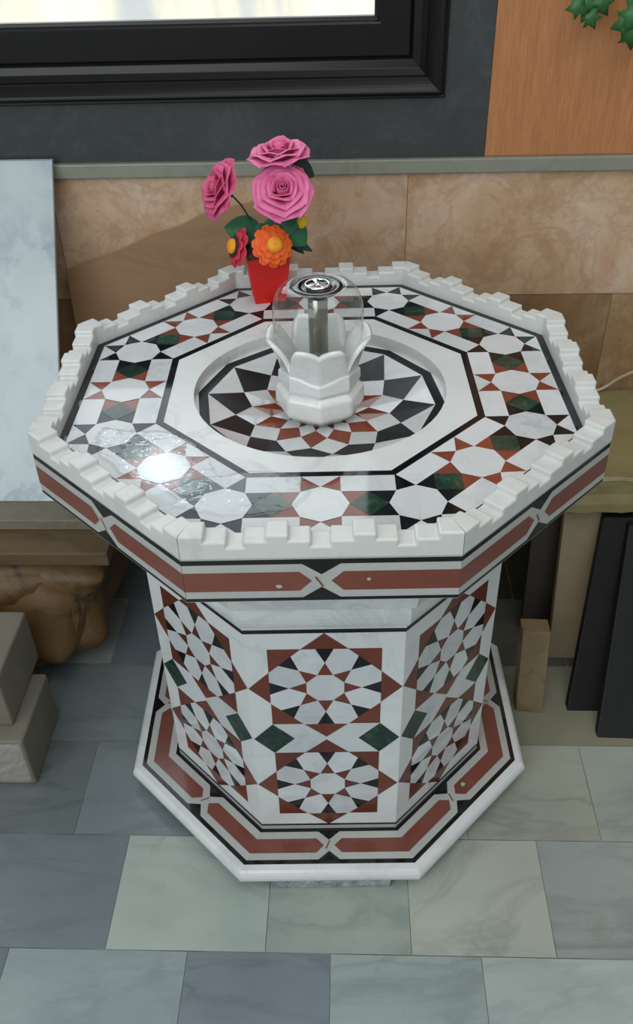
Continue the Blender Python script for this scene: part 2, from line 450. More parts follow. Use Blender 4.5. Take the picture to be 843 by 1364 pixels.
# clear dome
def THIN(n, f0, f1, pw):
    lw = n.n('ShaderNodeLayerWeight'); lw.inputs['Blend'].default_value = .5
    pp = n.n('ShaderNodeMath', operation='POWER'); n.l(lw.outputs['Facing'], pp.inputs[0]); pp.inputs[1].default_value = pw
    ma = n.n('ShaderNodeMath', operation='MULTIPLY_ADD'); n.l(pp.outputs[0], ma.inputs[0]); ma.inputs[1].default_value = f1; ma.inputs[2].default_value = f0
    return ma
DM = NT('clear_dome'); t = DM.t; t.nodes.remove(DM.b)
tr = DM.n('ShaderNodeBsdfTransparent'); tr.inputs[0].default_value = (.955, .965, .96, 1)
gl = DM.n('ShaderNodeBsdfGlossy'); gl.inputs['Roughness'].default_value = .02
fr = THIN(DM, .05, .75, 3.2)
mx = DM.n('ShaderNodeMixShader'); DM.l(fr.outputs[0], mx.inputs[0]); DM.l(tr.outputs[0], mx.inputs[1]); DM.l(gl.outputs[0], mx.inputs[2])
nz = DM.noise(None, 14, 2); bb = DM.n('ShaderNodeBump'); bb.inputs['Strength'].default_value = .12; bb.inputs['Distance'].default_value = .004
DM.l(nz.outputs[0], bb.inputs['Height']); DM.l(bb.outputs[0], gl.inputs['Normal'])
DM.l(mx.outputs[0], [x for x in t.nodes if x.type == 'OUTPUT_MATERIAL'][0].inputs[0])
dm = MB(); prof = [(.0425, .2415)]
for j in range(0, 13):
    a = PI/2*(1-j/12); prof.append((.046+.030*math.cos(a), .200+.044*math.sin(a)))
prof += [(.0765, .18), (.0765, .165), (.0755, .151)]
dm.lathe(prof, 72)
dm.build('dome', DM.mat, fs)

# ------------------------------------------------------------------ thin film of water on the mosaic
WM = NT('water_film'); t = WM.t; t.nodes.remove(WM.b)
tr = WM.n('ShaderNodeBsdfTransparent'); tr.inputs[0].default_value = (.97, .98, .98, 1)
gl = WM.n('ShaderNodeBsdfGlossy'); gl.inputs['Roughness'].default_value = .01
fr = THIN(WM, .05, .9, 4.0)
mx = WM.n('ShaderNodeMixShader'); WM.l(fr.outputs[0], mx.inputs[0]); WM.l(tr.outputs[0], mx.inputs[1]); WM.l(gl.outputs[0], mx.inputs[2])
co = WM.n('ShaderNodeTexCoord'); nz = WM.noise(co.outputs['Object'], 42, 2, .5, .6); bb = WM.n('ShaderNodeBump'); bb.inputs['Strength'].default_value = .8; bb.inputs['Distance'].default_value = .0030
WM.l(nz.outputs[0], bb.inputs['Height']); WM.l(bb.outputs[0], gl.inputs['Normal'])
WM.l(mx.outputs[0], [x for x in t.nodes if x.type == 'OUTPUT_MATERIAL'][0].inputs[0])
def puddle(label, cx, cy, rx, ry, rot, seed):
    m = MB(); pts = []
    for j in range(72):
        a = 2*PI*j/72; w = 1+.28*noise.noise(Vector((math.cos(a)*1.6+seed, math.sin(a)*1.6, seed)))+.1*noise.noise(Vector((math.cos(a)*6, math.sin(a)*6+seed, 3)))
        x, y = rx*w*math.cos(a), ry*w*math.sin(a); pts.append((x*math.cos(rot)-y*math.sin(rot), x*math.sin(rot)+y*math.cos(rot)))
    m.grid([[(x, y, 0) for x, y in pts], [(x*.985, y*.985, .0008) for x, y in pts], [(x*.9, y*.9, .0012) for x, y in pts], [(x*.001, y*.001, .0013) for x, y in pts]], 0, True, True)
    o = m.build('water_puddle', WM.mat); o.location = (cx, cy, ZT+.0010); o.rotation_euler[2] = TROT
    return tag(o, label, 'water')
puddle('thin spill of clear water on the mosaic at the front left of the table', -.250, -.225, .125, .062, -.72, 1.3)
puddle('small thin patch of water on the mosaic nearest the front parapet', -.105, -.318, .115, .052, .05, 4.1)

# ------------------------------------------------------------------ potted artificial flowers
fp = empty('flower_pot', (-.117, .376, ZT), math.radians(12))
tag(fp, 'red square flower pot of artificial pink roses, orange flower and red daisy on the table', 'flower pot')
FPI = Matrix.Translation((-.117, .376, ZT)) @ Matrix.Rotation(math.radians(12), 4, 'Z')
INV = FPI.inverted()
def foam(name, c1, c2, rough=.6):
    n = NT(name); co = n.n('ShaderNodeTexCoord'); x = n.noise(co.outputs['Object'], 35, 3)
    n.l(n.ramp(x.outputs[0], [(.3, c1), (.7, c2)]), n.b.inputs['Base Color']); n.b.inputs['Roughness'].default_value = rough
    n.b.inputs['Subsurface Weight'].default_value = .12; n.b.inputs['Subsurface Scale'].default_value = .02
    return n.mat
PINK = foam('pink_foam', lin(214, 92, 142), lin(232, 124, 170)); PINKD = foam('deep_pink_foam', lin(196, 66, 112), lin(222, 98, 142))
ORG = foam('orange_foam', lin(232, 84, 16), lin(246, 112, 28)); YEL = foam('yellow_foam', lin(226, 138, 14), lin(240, 170, 30)); CRIM = foam('crimson_foam', lin(176, 30, 52), lin(204, 52, 76))
DRK = foam('dark_ring_foam', lin(40, 10, 18), lin(60, 18, 24)); LEAF = foam('green_foam', lin(6, 74, 42), lin(10, 96, 58)); LEAFD = foam('dark_green_foam', lin(8, 34, 24), lin(14, 46, 32))
STEM = plain('stem_green', lin(30, 52, 30), .6, var=.2)
REDP = plain('red_pot_paper', lin(204, 22, 18), .42, var=.06, scale=10)
# pot: square, tapering, hollow
pm = MB()
def sq(h, z): return [(-h, -h, z), (h, -h, z), (h, h, z), (-h, h, z)]
lv = [sq(.001, 0), sq(.031, 0), sq(.0325, .004), sq(.0435, .098), sq(.044, .100), sq(.0415, .100), sq(.038, .082), sq(.001, .082)]
pm.grid(lv, 0, False, True); pm.build('pot', REDP, fp, bevel=.0015)
sm = MB(); sm.box(-.0385, .0385, -.0385, .0385, .082, .090); sm.build('soil', plain('brown_foam', lin(92, 70, 52), .9, var=.4, scale=80, bump=.6), fp, bevel=.003)

def orient(loc, d):
    """matrix taking local +Z to d at world loc, relative to the pot"""
    q = Vector(d).normalized().to_track_quat('Z', 'Y')
    return INV @ (Matrix.Translation(loc) @ q.to_matrix().to_4x4())
def place(o, M):
    o.parent = fp; o.matrix_local = M; return o
def petal(mb, phi, half, r0, r1, h, curl, seed, zoff=0, nu=9, nv=8, notch=.12):
    rows = []
    for i in range(nv+1):
        v = i/nv; row = []
        for j in range(nu+1):
            u = j/nu*2-1
            w = half*(.55+.45*math.sin(min(1, v*1.35)*PI/2))
            edge = 1-.26*abs(u)**2.6
            hh = h*v*edge
            rr = r0+(r1-r0)*(v**1.35)
            if v > .72: rr += curl*((v-.72)/.28)**1.8*(1+.5*u*u)
            hh -= curl*.6*max(0, (v-.8)/.2)**2
            rr += .002*noise.noise(Vector((u*1.5+seed, v*2, seed)))*v + .0025*v*abs(u)**3
            pt = (v == 1 and 0)
            a = phi+u*w*(1-.12*v)
            zz = zoff+hh+ (.0035*v*max(0, 1-abs(u)*3.2))*v**3
            row.append((rr*math.cos(a), rr*math.sin(a), zz))
        rows.append(row)
    mb.grid(rows, 0, True)
def rose(loc, d, size, seed, twist=0):
    m = MB(); random.seed(seed)
    S = size
    # centre spiral
    rows = []
    for i in range(5):
        v = i/4; row = []
        for j in range(40):
            t_ = j/39; a = t_*PI*4.6; r = (.05+.22*t_)*S*(1-.12*v); row.append((r*math.cos(a), r*math.sin(a), (.25+.40*v*(1-.12*t_))*S))
        rows.append(row)
    m.grid(rows, 0, True)
    layers = [(3, .20, .34, .60, .04, 1.15, .02), (4, .24, .48, .58, .09, 1.0, .0), (5, .26, .66, .52, .11, .86, -.02), (6, .28, .84, .40, .13, .74, -.03), (7, .26, 1.0, .24, .12, .64, -.05)]
    for li, (n, r0, r1, h, cu, half, zo) in enumerate(layers):
        for k in range(n):
            petal(m, twist+2*PI*(k+.5*(li % 2)+random.uniform(-.12, .12))/n, half, r0*S, r1*S*random.uniform(.93, 1.0), h*S*random.uniform(.92, 1.08), cu*S, seed+li*7+k, zo*S+.02*S)
    o = m.build('rose', PINK if seed != 3 else PINKD)
    place(o, orient(loc, d))
    md = o.modifiers.new('s', 'SOLIDIFY'); md.thickness = .0016; md.offset = 0
    md = o.modifiers.new('ss', 'SUBSURF'); md.levels = md.render_levels = 1
    c = MB()     # calyx: green cup with sepals under the bloom
    c.lathe([(.003, -.10*S), (.10*S, -.07*S), (.22*S, .0), (.27*S, .03*S)], 20)
    for k in range(5):
        a = 2*PI*k/5
        rws = []
        for i in range(5):
            v = i/4; w = .10*S*math.sin(PI*(.25+.75*(1-v)))*(1-v*.85)
            r = (.2+.55*v)*S; z = (-.04-.10*math.sin(v*3))*S
            rws.append([(r*math.cos(a)-g*w*math.sin(a), r*math.sin(a)+g*w*math.cos(a), z) for g in (-1, 0, 1)])
        c.grid(rws, 0, True)
    co_ = c.build('calyx', LEAFD, o); co_.matrix_parent_inverse = Matrix()
    md = co_.modifiers.new('s', 'SOLIDIFY'); md.thickness = .001
    return o
rose((-.0745, .325, 1.139), (.05, -.70, .70), .0535, 1, .5)
rose((-.080, .372, 1.190), (-.08, -.05, 1.0), .055, 2, .2)
rose((-.189, .345, 1.140), (-.80, -.42, .50), .053, 3, 1.0)

def daisy(name, loc, d, R, cols, layers, seed, ring=False, cr=.35):
    m = MB(); random.seed(seed)
    for li, (n, r, z, w) in enumerate(layers):
        for k in range(n):
            a = 2*PI*(k+.5*li)/n+random.uniform(-.06, .06); rows = []
            for i in range(6):
                v = i/5; rr = (.15+(r-.15)*v)*R; ww = w*R*math.sin(PI*(.12+.68*v))**.8*(1 if v < .99 else .62)
                zz = (z+.18*v-.22*v*v)*R
                rows.append([(rr*math.cos(a)-g*ww*math.sin(a), rr*math.sin(a)+g*ww*math.cos(a), zz+.05*R*(abs(g)-.5)) for g in (-1, -.5, 0, .5, 1)])
            m.grid(rows, 0, True)
    o = m.build(name, cols[0]); place(o, orient(loc, d))
    md = o.modifiers.new('s', 'SOLIDIFY'); md.thickness = .003; md.offset = 0
    md = o.modifiers.new('ss', 'SUBSURF'); md.levels = md.render_levels = 1
    c = MB(); zt = layers[-1][2]
    if ring:
        c.lathe([(.001, (zt+.05)*R), (cr*1.45*R, (zt+.05)*R), (cr*1.5*R, (zt+.10)*R), (cr*1.1*R, (zt+.16)*R), (.001, (zt+.16)*R)], 28)
        c.build('dark_ring', DRK, o); c = MB()
    c.lathe([(cr*R, zt*R), (cr*R, (zt+.22)*R), (cr*.85*R, (zt+.32)*R), (cr*.4*R, (zt+.36)*R), (.001, (zt+.36)*R)], 28)
    k = c.build('flower_centre', YEL, o)
    return o
daisy('orange_flower', (-.0985, .318, 1.040), (.30, -.84, .44), .042, [ORG], [(11, 1.0, 0, .30), (10, .88, .18, .28), (8, .66, .34, .24)], 5, cr=.36)
daisy('red_daisy', (-.168, .335, 1.032), (-.84, -.42, .34), .041, [CRIM], [(9, 1.0, 0, .36), (8, .8, .15, .3)], 8, True, .36)
bd = MB(); bd.lathe([(.001, -.012), (.008, -.008), (.0105, .002), (.008, .012), (.001, .016)], 18)
place(bd.build('yellow_bud', foam('yellow_bud_foam', lin(190, 160, 10), lin(214, 184, 24))), orient((-.041, .352, 1.073), (.3, -.3, 1)))

def leaf(loc, d, up, L, W, mat, bend=.3, name='leaf'):
    m = MB(); rows = []
    for i in range(11):
        v = i/10; w = W*math.sin(PI*v**.8)**.75*.5 if 0 < v < 1 else .0006
        z = -bend*L*v*v
        rows.append([(g*w, v*L, z-abs(g)*w*.35) for g in (-1, -.5, 0, .5, 1)])
    m.grid(rows, 0, True)
    o = m.build(name, mat)
    dd = Vector(d).normalized(); uu = Vector(up); x = dd.cross(uu).normalized(); z = x.cross(dd)
    M = Matrix((x, dd, z)).transposed().to_4x4(); M.translation = loc
    place(o, INV @ M)
    md = o.modifiers.new('s', 'SOLIDIFY'); md.thickness = .0012
    md = o.modifiers.new('ss', 'SUBSURF'); md.levels = md.render_levels = 1
    return o
leaf((-.120, .350, 1.060), (-.93, -.25, .28), (0, -.75, .6), .072, .062, LEAF, .3)
leaf((-.150, .345, 1.060), (-.7, -.3, -.65), (-.3, -.8, .4), .045, .026, LEAF, .2)
leaf((-.125, .350, 1.075), (.15, -.35, -.75), (0, -.9, .4), .050, .055, LEAF, .15)
leaf((-.125, .345, 1.060), (.95, -.2, .30), (0, -.8, .6), .078, .058, LEAF, .25)
leaf((-.075, .348, 1.085), (.55, -.3, -.60), (.1, -.8, .5), .068, .056, LEAF, .2)
leaf((-.075, .35, 1.045), (.85, -.3, -.10), (0, -.6, .8), .055, .024, LEAFD, .5)
leaf((-.075, .352, 1.040), (.9, -.15, -.35), (0, -.6, .8), .045, .020, LEAFD, .5)
leaf((-.060, .39, 1.130), (.62, .10, .85), (.7, -.6, -.2), .072, .044, LEAFD, .2)
leaf((-.055, .38, 1.185), (.70, .10, -.50), (.6, -.7, .2), .055, .040, LEAFD, .2)
leaf((-.140, .352, 1.045), (-.3, -.5, -.5), (-.2, -.8, .5), .040, .026, LEAFD, .2)
def stem(pts, r=.0018):
    m = MB(); m.tube([INV @ Vector(p) for p in pts], r, 8); return m.build('stem', STEM, fp)
stem([(-.115, .372, 1.0), (-.10, .372, 1.06), (-.082, .360, 1.12), (-.075, .34, 1.135)])
stem([(-.11, .385, 1.0), (-.09, .388, 1.08), (-.080, .375, 1.185)])
stem([(-.122, .375, 1.0), (-.135, .368, 1.06), (-.158, .352, 1.11), (-.180, .347, 1.138)])
stem([(-.112, .36, 1.0), (-.105, .345, 1.02), (-.099, .325, 1.030)])
stem([(-.125, .365, 1.0), (-.145, .352, 1.02), (-.165, .338, 1.030)])
stem([(-.10, .370, 1.0), (-.07, .362, 1.04), (-.043, .353, 1.065)])

# ------------------------------------------------------------------ the room
YW = .75
# floor of individual slabs
TILE = marble('floor_marble', (1, 1, 1, 1), (.50, .52, .55, 1), .22, 2.2, .62, .12, stretch=(.7, 2.0, 1), tone=True, bump=.05, stain=True)
fl = MB()
_lin = lin
def lin(r, g, b):
    m_ = (r+g+b)/3; k_ = .55
    return _lin((m_+(r-m_)*k_)*1.09+1, (m_+(g-m_)*k_)*1.10+2, (m_+(b-m_)*k_)*1.09-1)
blue = lin(112, 126, 142); bl2 = lin(122, 136, 150); pale = lin(158, 172, 166); beige = lin(160, 164, 153); grey = lin(140, 152, 150); dk = lin(100, 112, 124)
rows_ = [(-.800, -.5575, [(-1.2, dk), (-.6, lin(134, 150, 158)), (-.256, blue), (.016, lin(140, 158, 158)), (.299, lin(156, 168, 168)), (.58, pale), (.9, None)]),
         (-.557, -.3145, [(-1.1, grey), (-.74, lin(104, 118, 132)), (-.4145, lin(158, 172, 164)), (-.108, lin(144, 158, 150)), (.169, lin(162, 167, 155)), (.4405, lin(142, 154, 156)), (.74, grey), (1.1, None)]),
         (-.314, -.0715, [(-1.2, grey), (-.83, lin(104, 114, 118)), (-.535, lin(112, 124, 132)), (-.12, pale), (.30, lin(146, 149, 136)), (.577, lin(142, 154, 148)), (.86, grey), (1.2, None)]),
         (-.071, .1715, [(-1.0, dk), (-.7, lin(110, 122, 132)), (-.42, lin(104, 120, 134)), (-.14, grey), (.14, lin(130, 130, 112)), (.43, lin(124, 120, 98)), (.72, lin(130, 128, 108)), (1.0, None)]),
         (.172, .4145, [(-1.2, dk), (-.86, grey), (-.56, lin(96, 112, 128)), (-.3, lin(92, 108, 126)), (0, grey), (.3, lin(80, 80, 72)), (.6, lin(84, 80, 66)), (.9, beige), (1.2, None)]),  # right-hand tiles darkened: shade behind the table put into their tone
         (.415, .75, [(-1.2, dk), (-.7, dk), (-.42, lin(92, 108, 126)), (-.1, grey), (.2, lin(52, 50, 44)), (.5, lin(52, 50, 44)), (.8, grey), (1.2, None)])]  # darker again on the right, shade near the wall painted in
for i in range(12):
    y1 = -.8005-.243*i; xs = [-1.3+.29*j+(.13 if i % 2 else 0) for j in range(10)]
    rows_.append((y1-.2425, y1, [(x, [pale, bl2, grey, blue, beige][(i*3+j*2) % 5]) for j, x in enumerate(xs[:-1])]+[(xs[-1], None)]))
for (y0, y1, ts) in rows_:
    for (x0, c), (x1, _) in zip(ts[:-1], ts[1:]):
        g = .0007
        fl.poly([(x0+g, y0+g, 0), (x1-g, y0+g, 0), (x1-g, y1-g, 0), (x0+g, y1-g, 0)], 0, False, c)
GROUT = plain('floor_grout', lin(112, 112, 108), .8, var=.7, scale=6)
fl.poly([(-2.5, -4, -.0012), (2.5, -4, -.0012), (2.5, .9, -.0012), (-2.5, .9, -.0012)], 1)
f_ = fl.build('floor', [TILE, GROUT]); f_['kind'] = 'structure'

lin = _lin
# tiled marble dado wall
def travertine():
    n = NT('travertine_wall'); co = n.n('ShaderNodeTexCoord'); geo = n.n('ShaderNodeNewGeometry')
    cmb = n.n('ShaderNodeCombineXYZ')
    for k in range(3): n.l(geo.outputs['Random Per Island'], cmb.inputs[k])
    sc = n.n('ShaderNodeVectorMath', operation='SCALE'); n.l(cmb.outputs[0], sc.inputs[0]); sc.inputs['Scale'].default_value = 11
    ad = n.n('ShaderNodeVectorMath', operation='ADD'); n.l(co.outputs['Object'], ad.inputs[0]); n.l(sc.outputs[0], ad.inputs[1]); v = ad.outputs[0]
    a = n.noise(v, 4.0, 9, .66, .5); b_ = n.noise(v, 9, 8, .7, .7); c_ = n.noise(v, 2.0, 4, .5, .8)
    base = n.ramp(a.outputs[0], [(.26, lin(150, 116, 86)), (.42, lin(176, 142, 110)), (.55, lin(194, 164, 134)), (.68, lin(208, 184, 162)), (.8, lin(164, 130, 98))])
    vein = n.ramp(b_.outputs[0], [(.43, (0, 0, 0, 1)), (.485, (1, 1, 1, 1)), (.54, (0, 0, 0, 1))])
    mv = n.n('ShaderNodeMath', operation='MULTIPLY'); n.l(vein, mv.inputs[0]); mv.inputs[1].default_value = .25
    c1 = n.mix(mv.outputs[0], base, lin(128, 84, 54))
    rs = n.ramp(c_.outputs[0], [(.62, (0, 0, 0, 1)), (.76, (1, 1, 1, 1))])
    mr = n.n('ShaderNodeMath', operation='MULTIPLY'); n.l(rs, mr.inputs[0]); mr.inputs[1].default_value = .35
    c2 = n.mix(mr.outputs[0], c1, lin(176, 92, 78))
    at = n.n('ShaderNodeAttribute', attribute_name='tone'); c3 = n.mix(1.0, c2, at.outputs['Color'], 'MULTIPLY')
    n.l(c3, n.b.inputs['Base Color']); n.b.inputs['Roughness'].default_value = .3
    return n.mat
TRAV = travertine()
wl = MB()
ZL = 1.045
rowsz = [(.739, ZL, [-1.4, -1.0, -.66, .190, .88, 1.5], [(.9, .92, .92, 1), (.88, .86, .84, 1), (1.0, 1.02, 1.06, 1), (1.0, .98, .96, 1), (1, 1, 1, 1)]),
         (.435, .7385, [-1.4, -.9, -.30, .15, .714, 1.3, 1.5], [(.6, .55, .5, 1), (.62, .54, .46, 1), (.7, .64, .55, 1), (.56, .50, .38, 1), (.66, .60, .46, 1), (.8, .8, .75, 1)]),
         (.13, .4345, [-1.4, -.6, .0, .5, 1.0, 1.5], [(.28, .26, .24, 1)]*5), (0, .1295, [-1.4, -.6, .0, .5, 1.0, 1.5], [(.28, .26, .24, 1)]*5)]  # lowest rows toned dark to paint in the shade behind the table
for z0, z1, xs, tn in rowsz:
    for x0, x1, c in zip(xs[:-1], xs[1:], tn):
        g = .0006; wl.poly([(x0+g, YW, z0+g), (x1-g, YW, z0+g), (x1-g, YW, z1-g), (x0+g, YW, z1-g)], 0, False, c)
wl.poly([(-1.6, YW+.0015, 0), (1.6, YW+.0015, 0), (1.6, YW+.0015, 1.06), (-1.6, YW+.0015, 1.06)], 1)
# masonry above, around the window opening
GXL, GXR, GZ0, GZ1 = -.98, .264, 1.208, 2.35
wu = MB()
for (x0, x1, z0, z1) in ((-1.6, GXL, 1.06, 2.8), (GXR, 1.6, 1.06, 2.8), (GXL, GXR, 1.06, GZ0), (GXL, GXR, GZ1, 2.8)):
    wu.poly([(x0, YW+.031, z0), (x1, YW+.031, z0), (x1, YW+.031, z1), (x0, YW+.031, z1)], 0)
w_ = wl.build('wall_back', [TRAV, plain('wall_joint', lin(96, 74, 52), .9)]); w_['kind'] = 'structure'
w_ = wu.build('wall_upper', plain('plaster', lin(120, 115, 105), .9, var=.1)); w_['kind'] = 'structure'
# ledge strip on top of the dado
lg = MB(); lg.box(-1.6, 1.6, YW-.012, YW+.03, ZL, 1.078)
l_ = lg.build('trim_1', marble('ledge_stone', lin(138, 138, 124), lin(100, 104, 96), .35, 6, .5, 0, bump=.1), bevel=.003); l_['kind'] = 'structure'
# granite surround of the window
GRAN = marble('dark_granite', lin(56, 60, 60), lin(78, 82, 82), .3, 18, .45, 0, spec=.4)
gs = MB()
gs.box(GXL-.1, .3625, YW+.002, YW+.03, 1.078, GZ0); gs.box(GXR, .3625, YW+.002, YW+.03, GZ0, GZ1+.1)
gs.box(GXL-.1, GXL, YW+.002, YW+.03, GZ0, GZ1+.1); gs.box(GXL, GXR, YW+.002, YW+.03, GZ1, GZ1+.1)
g_ = gs.build('trim_2', GRAN); g_['kind'] = 'structure'
# wood panel right of the window
def woodmat():
    n = NT('orange_wood'); co = n.n('ShaderNodeTexCoord'); mp = n.n('ShaderNodeMapping'); mp.inputs['Scale'].default_value = (14, 1, 1.1); n.l(co.outputs['Object'], mp.inputs[0])
    a = n.noise(mp.outputs[0], 6, 8, .65, .6); b_ = n.noise(mp.outputs[0], 30, 4, .6, .2)
    c = n.ramp(a.outputs[0], [(.25, lin(164, 108, 66)), (.5, lin(178, 120, 76)), (.75, lin(192, 134, 88))])
    c2 = n.mix(.18, c, n.ramp(b_.outputs[0], [(.4, lin(110, 66, 34)), (.6, lin(184, 128, 78))]))
    n.l(c2, n.b.inputs['Base Color']); n.b.inputs['Roughness'].default_value = .4; return n.mat
wp = MB(); wp.box(.3635, 1.5, YW+.004, YW+.03, 1.0785, 2.6)
w2 = wp.build('wood_panel', woodmat(), bevel=.001)
tag(w2, 'orange-brown wood grain panel right of the dark window surround', 'wall panel')

# window frame and sash (dark aluminium)
ALU = plain('dark_aluminium', lin(15, 13, 11), .3, .0, .15, 30, spec=.32)
win = empty('window_1', (0, 0, 0)); win['kind'] = 'structure'
fr_ = MB()
def mitre_frame(mb, x0, x1, z0, z1, prof, mat=0):
    """prof: list of (inset, y); swept round the rectangle with mitred corners"""
    rings = [[(x0+i, y, z0+i), (x1-i, y, z0+i), (x1-i, y, z1-i), (x0+i, y, z1-i)] for i, y in prof]
    mb.grid(rings, mat, False, True)
fprof = [(0, YW+.03), (0, YW-.006), (.003, YW-.010), (.006, YW-.008), (.008, YW-.012)]
for j in range(9):
    a = PI/2*j/8; fprof.append((.010+.030*(1-math.cos(a)), YW-.014+.0-.010*math.sin(a*2)+.020*(j/8)))
fprof += [(.042, YW+.004), (.044, YW+.010), (.056, YW+.022), (.072, YW+.026), (.0765, YW+.034), (.0765, YW+.055)]
mitre_frame(fr_, GXL, GXR, GZ0, GZ1, fprof)
fr_.build('window_frame', ALU, win, bevel=.0012)
sa = MB()
sp_ = [(0, YW+.055), (0, YW+.034), (.004, YW+.032), (.066, YW+.032), (.070, YW+.034), (.072, YW+.040), (.080, YW+.042), (.080, YW+.06)]
mitre_frame(sa, GXL+.0765, GXR-.0765, GZ0+.0765, GZ1-.0765, sp_)
sa.build('window_sash', ALU, win, bevel=.0012)
GL = NT('window_glass'); t = GL.t; t.nodes.remove(GL.b)
tr = GL.n('ShaderNodeBsdfTransparent'); tr.inputs[0].default_value = (.93, .95, .94, 1); gl = GL.n('ShaderNodeBsdfGlossy'); gl.inputs['Roughness'].default_value = .02
fr = THIN(GL, .05, .9, 4.0); mx = GL.n('ShaderNodeMixShader'); GL.l(fr.outputs[0], mx.inputs[0]); GL.l(tr.outputs[0], mx.inputs[1]); GL.l(gl.outputs[0], mx.inputs[2])
GL.l(mx.outputs[0], [x for x in t.nodes if x.type == 'OUTPUT_MATERIAL'][0].inputs[0])
gm = MB(); gm.poly([(GXL+.15, YW+.05, GZ0+.15), (GXR-.15, YW+.05, GZ0+.15), (GXR-.15, YW+.05, GZ1-.15), (GXL+.15, YW+.05, GZ1-.15)])
gm.build('pane', GL.mat, win)
# pale building outside the window, its daylight put into emission
EX = NT('facade_glow'); t = EX.t; t.nodes.remove(EX.b)
co = EX.n('ShaderNodeTexCoord'); mp = EX.n('ShaderNodeMapping'); mp.inputs['Scale'].default_value = (1.6, 1, .5); EX.l(co.outputs['Object'], mp.inputs[0])
a = EX.noise(mp.outputs[0], 2.2, 5, .55, .4)
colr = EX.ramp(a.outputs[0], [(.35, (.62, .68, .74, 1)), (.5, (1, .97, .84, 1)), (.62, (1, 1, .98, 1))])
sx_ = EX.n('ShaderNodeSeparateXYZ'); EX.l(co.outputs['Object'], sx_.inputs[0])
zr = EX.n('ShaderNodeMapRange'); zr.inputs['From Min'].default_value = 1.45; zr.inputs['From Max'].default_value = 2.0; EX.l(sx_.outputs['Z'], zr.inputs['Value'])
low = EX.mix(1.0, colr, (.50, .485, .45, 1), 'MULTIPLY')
colr = EX.mix(zr.outputs[0], low, EX.mix(.6, colr, (.72, .86, 1.0, 1)))  # upper part bluer and brighter, added for the tabletop reflections
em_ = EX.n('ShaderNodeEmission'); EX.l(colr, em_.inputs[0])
# brighter spot added to the glow for a glint on the wet tabletop
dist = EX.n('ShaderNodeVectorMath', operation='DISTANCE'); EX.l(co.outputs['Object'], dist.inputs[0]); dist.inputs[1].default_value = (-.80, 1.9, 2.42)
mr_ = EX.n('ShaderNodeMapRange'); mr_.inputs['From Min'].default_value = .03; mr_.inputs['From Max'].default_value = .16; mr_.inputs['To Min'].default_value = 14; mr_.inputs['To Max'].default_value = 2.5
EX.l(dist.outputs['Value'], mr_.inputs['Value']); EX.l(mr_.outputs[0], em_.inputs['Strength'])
EX.l(em_.outputs[0], [x for x in t.nodes if x.type == 'OUTPUT_MATERIAL'][0].inputs[0])
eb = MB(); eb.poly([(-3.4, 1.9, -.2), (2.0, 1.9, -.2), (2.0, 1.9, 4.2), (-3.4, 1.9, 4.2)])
e_ = eb.build('glowing_wall_outside', EX.mat); e_['kind'] = 'structure'

# ------------------------------------------------------------------ left side: stones and slabs
def slab(name, mat, P, th, label, cat, group=None, bevel=.002, kind=None):
    """P: bottom-left, bottom-right, top-right, top-left of the front face; th: thickness vector"""
    m = MB(); P = [Vector(p) for p in P]; t_ = Vector(th)
    m.hexa([P[0], P[1], P[1]+t_, P[0]+t_, P[3], P[2], P[2]+t_, P[3]+t_])
    o = m.build(name, mat, bevel=bevel); tag(o, label, cat, group); return o
WSLAB = marble('grey_white_marble', lin(186, 196, 198), lin(120, 136, 150), .22, 3.2, .7, 0, spec=.4)
slab('leaning_marble_sheet', WSLAB, [(-1.2, .292, .431), (-.628, .292, .431), (-.634, .722, 1.094), (-1.2, .722, 1.094)], (0, .014, 0),
     'tall grey-white polished marble slab leaning on the wall at the left', 'slab')
PSL = marble('pale_stone', lin(124, 117, 102), lin(96, 88, 74), .5, 5, .5, 0, bump=.15)
m = MB(); m.box(-1.2, -.46, .221, .675, .4005, .430)
tag(m.build('flat_stone_sheet', PSL, bevel=.003), 'thin pale grey slab lying flat under the tall leaning marble slab', 'slab')
ONB = marble('brown_onyx', lin(104, 84, 58), lin(64, 47, 31), .4, 5, .7, 0, stretch=(.6, 1.2, 4), bump=.15)
m = MB(); m.box(-1.2, -.495, .138, .675, .362, .400)
tag(m.build('bench_top', ONB, bevel=.004), 'brown veined stone bench slab resting on a rough boulder', 'slab')
# boulder
bm = bmesh.new(); bmesh.ops.create_icosphere(bm, subdivisions=5, radius=1)
for v in bm.verts:
    p = v.co.copy()
    q = Vector((math.copysign(abs(p.x)**.60, p.x), math.copysign(abs(p.y)**.60, p.y), math.copysign(abs(p.z)**.5, p.z)))
    cell = noise.voronoi(p*1.5+Vector((4, 2, 1)))[0]
    n1 = -.20*cell[0]+.12*(cell[1]-cell[0])+noise.noise(p*7)*.02
    k = 1.06+n1
    zt = (q.z+1)/2
    x = -.80+q.x*(.205+.095*zt**.7)*k
    y = .375+q.y*.252*min(k, 1.10)-.03*(1-zt)*(q.y < 0)
    z = .181+q.z*.181*(1 if abs(q.z) > .9 else 1)
    v.co = (x, y, max(.0, min(.3615, z+.03*n1*(1-abs(q.z)))))
for f in bm.faces: f.smooth = True
me = bpy.data.meshes.new('boulder'); bm.to_mesh(me); bm.free()
me.materials.append(marble('amber_rock', lin(112, 84, 48), lin(40, 29, 19), .55, 5, 1.0, 0, bump=.7))
bo_ = link(bpy.data.objects.new('boulder', me)); md = bo_.modifiers.new('e', 'EDGE_SPLIT'); md.split_angle = math.radians(28)
tag(bo_, 'rough brown onyx boulder holding up the stone bench slab', 'rock')
